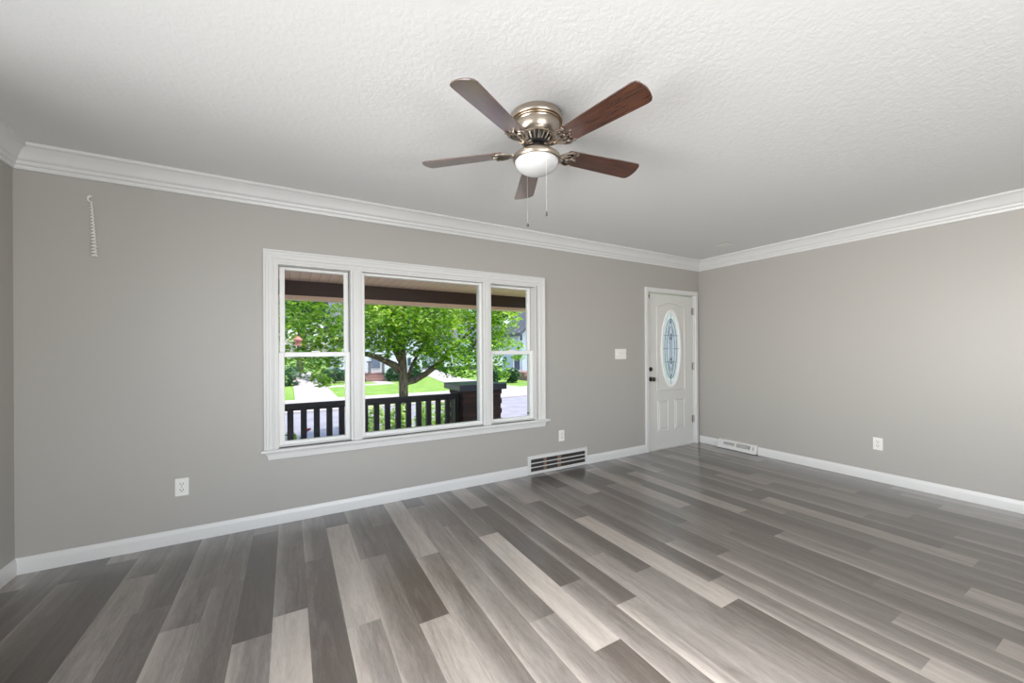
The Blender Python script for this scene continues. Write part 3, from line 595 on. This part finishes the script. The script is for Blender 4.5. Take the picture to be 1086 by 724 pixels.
quadslab('driveway', conc_m, [(9.5, 12.15), (13.0, 12.15), (12.6, 17), (12.6, 24), (16.8, 46), (14.0, 46), (10.2, 21.5), (10.0, 17)], G + .02, 'slanting pale driveway right of the maple trunk')
quadslab('front_walk', conc_m, [(3.2, 22.5), (6.2, 22.5), (6.2, 24.6), (7.2, 24.6), (7.2, 21.8), (3.2, 21.4)], G + .015, 'pale front walk reaching the white house steps', 'path')

# ---------------------------------------------------------------- planting
def leaves(mb, c, rad, n, size, rg_, fac, surf=.55):
    for _ in range(n):
        while True:
            p = Vector((rg_.uniform(-1, 1), rg_.uniform(-1, 1), rg_.uniform(-1, 1)))
            if p.length <= 1 and p.length > surf * rg_.random(): break
        q = Vector(c) + Vector((p.x * rad[0], p.y * rad[1], p.z * rad[2]))
        s = size * rg_.uniform(.6, 1.25); a = rg_.uniform(0, 2 * PI); nn = Vector((rg_.gauss(0, .5), rg_.gauss(0, .5), 1)).normalized()
        u = nn.orthogonal().normalized(); w = nn.cross(u); d = u * math.cos(a) + w * math.sin(a); e = nn.cross(d); dr_ = Vector((0, 0, -s * .25))
        k = len(mb.v)
        mb.v += [tuple(q - d * s * .5), tuple(q + e * s * .48 + dr_ * .6), tuple(q + d * s * .12 + e * s * .2), tuple(q + d * s * .55 + dr_), tuple(q + d * s * .12 - e * s * .2), tuple(q - e * s * .48 + dr_ * .6)]
        mb.f += [(k, k + 1, k + 2, k + 4, k + 5), (k + 2, k + 3, k + 4)]; f = max(0, min(1, fac + rg_.gauss(0, .22))); mb.fac += [f, f]
def leafobj(mb, name, m, parent):
    o = mb.build(name, m, parent, fix=False); a = o.data.attributes.new('leaf', 'FLOAT', 'FACE'); a.data.foreach_set('value', mb.fac); return o
class LB(MB):
    def __init__(s): super().__init__(); s.fac = []
TX, TY = 3.51, 5.2
mp = empty('maple_tree', (TX, TY, G), 'young maple on the verge with forked trunk and bright green leaves', 'tree')
b = MB()
b.tube([(TX + .02, TY, G - .02), (TX + .01, TY, -.4), (TX, TY, .2), (TX - .01, TY, .7), (TX - .03, TY, 1.1), (TX - .05, TY + .05, 1.7), (TX, TY, 2.6)], [.15, .108, .098, .098, .090, .065, .03], 14)
def br_(p, r): b.tube([Vector(q) for q in p], r, 10)
A = lambda u, v, Y=TY: tuple(at(u, v, Y))
br_([A(424, 392), A(418, 387), A(405, 381), A(392, 376, 5.1), A(380, 373.5, 5.0), A(360, 362, 4.9), A(335, 345, 4.8)], [.085, .075, .060, .052, .045, .032, .015])
br_([A(430, 405), A(440, 403), A(452, 396), A(462, 388), A(475, 375, 5.3), A(495, 355, 5.4), A(515, 335, 5.5)], [.075, .072, .065, .058, .045, .035, .015])
br_([A(433, 400), A(436, 390), A(442, 378), A(452, 360), A(458, 335)], [.045, .04, .035, .028, .012])
br_([A(424, 382), A(415, 360), A(405, 335, 5.4), A(398, 310, 5.5)], [.06, .05, .035, .015])
br_([A(500, 372, 5.0), A(508, 356, 4.9), A(516, 338, 4.9), A(528, 320, 4.8)], [.02, .026, .022, .012])
tr_o = b.build('trunk', bark_m, mp, smooth=True)
rg_ = random.Random(11); fb = LB()
# crown: clusters of leaves (pixel, pixel, distance, radius m, count share)
cl = [(418, 358, 4.7, .42, .30, .35), (436, 343, 4.6, .50, .35, .5), (455, 372, 4.8, .34, .20, .3), (408, 338, 4.7, .45, .35, .6), (520, 370, 4.9, .4, .25, .5), (395, 322, 5.4, .75, .65, .55), (425, 335, 5.6, .70, .62, .5), (455, 330, 5.0, .75, .65, .7), (490, 325, 5.4, .75, .62, .6), (470, 358, 4.9, .62, .5, .45), (445, 362, 5.4, .50, .45, .3),
      (400, 352, 4.9, .60, .42, .35), (390, 368, 4.9, .30, .16, .35), (412, 370, 5.2, .38, .20, .3), (480, 380, 5.0, .55, .30, .35), (500, 372, 5.6, .50, .38, .3), (497, 393, 5.2, .38, .17, .35), (478, 394, 5.2, .30, .14, .3), (445, 385, 5.1, .22, .12, .35), (515, 350, 5.2, .5, .55, .45),
      (532, 335, 5.0, .50, .55, .6), (528, 362, 5.0, .40, .30, .55), (545, 366, 5.1, .34, .12, .5), (530, 386, 5.0, .26, .22, .4), (535, 398, 5.0, .17, .12, .55), (550, 378, 5.2, .2, .1, .4), (525, 312, 5.4, .6, .4, .5),
      (315, 325, 4.6, .50, .45, .5), (335, 345, 4.7, .48, .42, .4), (312, 355, 4.4, .45, .35, .3), (350, 362, 4.7, .50, .32, .4), (330, 378, 4.6, .52, .22, .25), (358, 380, 4.8, .38, .17, .3), (335, 396, 4.5, .28, .17, .3), (342, 405, 4.5, .18, .10, .35), (305, 378, 4.4, .25, .12, .5), (355, 335, 5.0, .35, .25, .75), (372, 352, 4.9, .4, .4, .5)]
for (u, v, Y, rx, rz, fac) in cl:
    leaves(fb, at(u, v, Y), (rx, rx * .9, rz), int(1080 * rx * rx * rz / .25) + 30, .095, rg_, fac)
for _ in range(26):   # the upper crown above the porch beam
    a = rg_.uniform(0, 2 * PI); r = rg_.uniform(0, 1.9); leaves(fb, (TX + r * math.cos(a), TY + .5 + r * math.sin(a) * .8, rg_.uniform(2.5, 4.2)), (.8, .8, .6), 130, .2, rg_, .5)
leafobj(fb, 'foliage', maple_m, mp)
def orn(p):
    r = empty('hanging_feeder', tuple(p), 'small reddish feeder hanging among leaves in the left pane', 'feeder')
    b = MB(); b.lathe([(.01, .07), (.07, .02), (.07, .0), (.045, -.01), (.045, -.07), (.06, -.08)], (p.x, p.y, p.z), 16); b.build('feeder_body', mat('faded_red', (.62, .25, .20), .5), r, smooth=True)
    b = MB(); b.tube([(p.x, p.y, p.z + .07), (p.x, p.y, p.z + .35)], .003, 5); b.build('hanger', slot_m, r)
orn(at(316, 361, 4.0))
def shrub(name, c, rad, n, size, m, label, cat='shrub', group=None, fac=.45, flowers=None, seed=1):
    r = empty(name, (c[0], c[1], G), label, cat, group); rr = random.Random(seed)
    f = LB(); leaves(f, c, rad, n, size, rr, fac, .8); leafobj(f, 'foliage', m, r)
    b = MB()
    for _ in range(7):
        a = rr.uniform(0, 2 * PI); b.tube([(c[0] + .05 * math.cos(a), c[1] + .05 * math.sin(a), G), (c[0] + rad[0] * .5 * math.cos(a), c[1] + rad[1] * .5 * math.sin(a), c[2])], [.02, .008], 6)
    b.build('stems', bark_m, r)
    return r
for i, (u, Yv, lab) in enumerate([(398, 3.75, 'pale green hydrangea bush behind the rail, beside the window mullion'), (425, 3.75, 'pale green hydrangea bush behind the rail below the maple'), (452, 3.75, 'pale green hydrangea bush behind the rail, second from the pier'), (477, 3.75, 'pale green hydrangea bush behind the rail, next to the brick pier')]):
    p = at(u, 450, Yv); shrub('hydrangea_bush', (p.x, Yv, -.10), (.20, .34, .46), 620, .085, hyd_m, lab, group='hydrangea bushes along the porch', fac=.55, seed=20 + i)
rs = empty('rose_bush', (at(309, 462, 2.75).x, 2.75, G), 'small rose bush with red bloom behind the rail in the left pane', 'rose bush')
f = LB(); p = at(309, 462, 2.75); leaves(f, (p.x, 2.75, p.z - .12), (.13, .13, .17), 160, .06, random.Random(5), .3); leafobj(f, 'foliage', maple_m, rs)
b = MB(); q = at(326, 456, 2.7); b.tube([(p.x, 2.75, G), (p.x + .05, 2.74, .0), tuple(q)], .006, 6); b.build('stem', bark_m, rs)
b = MB()
for k in range(9):
    a = 2.4 * k; R = .006 * k ** .7; b.lathe([(.004, -.018), (.018, -.006), (.022, .010), (.014, .016)], (q.x + R * math.cos(a), q.y + R * math.sin(a), q.z + .004 * (k % 3)), 8)
b.build('bloom', redfl_m, rs)

# ---------------------------------------------------------------- houses over the street
def house(x0, x1, y0, y1, zt, m, label, roofz, name='house', rm=roof_m, ridge_x=True, oh=.35):
    h = empty(name, ((x0 + x1) / 2, (y0 + y1) / 2, G), label, 'house')
    b = MB(); b.box(x0, y0, G + .35, x1, y1, zt); b.build('walls', m, h)
    b = MB(); b.box(x0 + .03, y0 + .03, G - .05, x1 - .03, y1 - .03, G + .35); b.build('foundation', found_m, h)
    if ridge_x:
        ym = (y0 + y1) / 2; b = MB(); b.poly([(y0 - oh, zt - .12), (y0 - oh, zt), (ym, roofz), (y1 + oh, zt), (y1 + oh, zt - .12)], 'x', x0 - oh, x1 + oh); b.build('roof', rm, h)
    else:
        xm = (x0 + x1) / 2
        b = MB(); b.poly([(x0, zt), (xm, roofz), (x1, zt)], 'y', y0, y1); b.build('gable', m, h)
        for s, xa in ((0, x0), (1, x1)):
            e = oh if s else -oh; sl = (roofz - zt) / (xm - x0)
            b = MB(); b.poly([(xa + e, zt - sl * oh), (xm, roofz), (xm, roofz + .22), (xa + e, zt - sl * oh + .22)], 'y', y0 - oh, y1 + oh); b.build('roof', rm, h)
    return h
def hwin(h, x0, x1, z0, z1, y, shutter=None):
    b = MB(); b.box(x0 - .08, y - .05, z0 - .08, x1 + .08, y, z1 + .08); fm = b.build('window', trim_m, h)
    b = MB(); b.box(x0, y - .07, z0, x1, y - .05, z1); b.box(x0, y - .075, (z0 + z1) / 2 - .02, x1, y - .07, (z0 + z1) / 2 + .02); b.build('pane', houseglass_m, fm)
HY = 26.0
Ax0, Ax1 = at(335, 390, HY).x, at(447, 390, HY).x
h1 = house(4.25, Ax1, HY, HY + 8, at(400, 345, HY).z, siding_m, 'white sided house across the street behind the maple', at(400, 318, HY + 4).z)
d0, d1 = at(394, 0, HY).x, at(403.5, 0, HY).x
zt_, zb_ = at(398, 377.5, HY).z, at(398, 395, HY).z
b = MB(); b.box(d0 - .25, HY - .08, zb_, d1 + .2, HY, zt_ + .2); b.build('door_surround', trim_m, h1)
b = MB(); b.box(at(391.3 - 3, 0, HY).x + .2, HY - .12, zb_ + .35, d1 - .18, HY - .08, zt_); b.build('front_door', housedoor_m, h1)
b = MB()
sx0, sx1 = at(384, 0, HY - .8).x, at(404, 0, HY - .8).x
for k in range(3): b.box(sx0, HY - .9 - .32 * (2 - k), G, sx1, HY, G + .18 + (k) * .18)
b.build('front_steps', steps_m, h1)
for xx in (at(388, 0, HY - 1).x, at(402.5, 0, HY - 1).x):
    b = MB()
    for k in range(3): b.box(xx + .0 - .02 + .12 * k, HY - 1.2 + .3 * k, G + .4, xx + .02 + .12 * k, HY - 1.16 + .3 * k, G + 1.35)
    b.box(xx - .02, HY - 1.2, G + 1.3, xx + .28, HY - .5, G + 1.36); b.build('step_railing', rail_m, h1)
for u0, u1, va, vb in ((413.5, 417.5, 384, 388), (430, 433.3, 380, 387.5), (352, 357, 384, 393), (366, 371, 382, 391)):
    hwin(h1, at(u0, 0, HY).x, at(u1, 0, HY).x, at((u0 + u1) / 2, vb, HY).z, at((u0 + u1) / 2, va, HY).z, HY)
# left white house beyond the first driveway
h0 = house(-9.5, .9, 27, 35, 2.6, siding_m, 'white house left of the straight driveway, mostly hidden by leaves', 4.6)
hwin(h0, -1.2, -.2, .6, 1.9, 27)
# right gabled pale-blue house
h2 = house(16.4, 24.6, 21.5, 24.6, 2.6, bluesid_m, 'pale blue gabled house in the right pane', 6.2, ridge_x=False)
for u0, u1, va, vb in ((551, 553.5, 352, 361), (545, 551, 376, 392)): 
    pa, pb2 = at(u0, va, 21.5), at(u1, vb, 21.5); hwin(h2, pa.x, pb2.x, pb2.z, pa.z, 21.5)
b = MB(); b.box(at(551, 0, 20).x, 19.6, G, at(566, 0, 20).x, 21.5, G + .55); b.box(at(551, 0, 20).x, 19.2, G, at(566, 0, 20).x, 19.6, G + .3); b.build('front_steps', steps_m, h2)
# white house between, behind the second driveway
h3 = house(15.6, 24, 36, 44, 2.4, siding_m, 'distant white house at the end of the slanting driveway', 4.4)
hwin(h3, 17.5, 18.8, .4, 1.6, 36)
for i, (u, v, Y, rx, rz, lab) in enumerate([(419, 399, 24.2, .70, .55, 'dark evergreen shrub against the white house beside its steps'), (441, 399, 24.7, .5, .5, 'dark shrub at the right corner of the white house'), (520, 398, 19.0, .8, .5, 'dark hedge shrub at the left of the pale blue house'), (543, 397, 18.6, .5, .45, 'dark shrub beside the steps of the pale blue house'), (303, 400, 24, .9, .7, 'dark shrub left of the straight driveway'), (354, 397, 24.7, .9, .4, 'low dark shrub under the house windows in the left pane')]):
    p = at(u, v, Y); shrub('evergreen_shrub', (p.x, Y, max(p.z, G + rz * .8)), (rx, .6, rz), 420, .26, dkleaf_m, lab, group='dark shrubs by the far houses', fac=.35, seed=40 + i)
# trees beyond the houses
def bigtree(x, y, h, r, lab, seed, m=dkleaf_m, fac=.5):
    t = empty('background_tree', (x, y, G), lab, 'tree', 'trees beyond the houses'); rr = random.Random(seed)
    b = MB(); b.tube([(x, y, G), (x + .1, y, h * .4), (x, y, h * .8)], [.35, .28, .1], 10)
    for k in range(5): a = 1.3 * k; b.tube([(x, y, h * .35 + k * .4), (x + r * .5 * math.cos(a), y + r * .5 * math.sin(a), h * .6 + k * .5)], [.12, .04], 6)
    b.build('trunk', bark_m, t, smooth=True); f = LB()
    for k in range(10):
        a = rr.uniform(0, 2 * PI); q = rr.uniform(0, .75) * r; leaves(f, (x + q * math.cos(a), y + q * math.sin(a), h * rr.uniform(.45, .92)), (r * .5, r * .5, r * .42), 420, .5, rr, fac)
    leafobj(f, 'foliage', m, t)
for i, (u, Y, h, r, lab) in enumerate([(318, 42, 9, 3.4, 'tall dark tree beyond the straight driveway'), (352, 56, 14, 3.8, 'blue-green tree above the roof in the left pane'), (400, 40, 11, 3.4, 'tall tree behind the white house roof'), (440, 54, 14, 3.8, 'dark tree behind the maple trunk, beyond the white house'), (482, 66, 12, 4.5, 'dark tree at the end of the slanting driveway'), (522, 52, 10, 3.8, 'tree between the far white house and the pale blue house'), (566, 64, 13, 4.5, 'tree beyond the pale blue gabled house')]):
    bigtree(at(u, 371, Y).x, Y, h, r, lab, 60 + i)
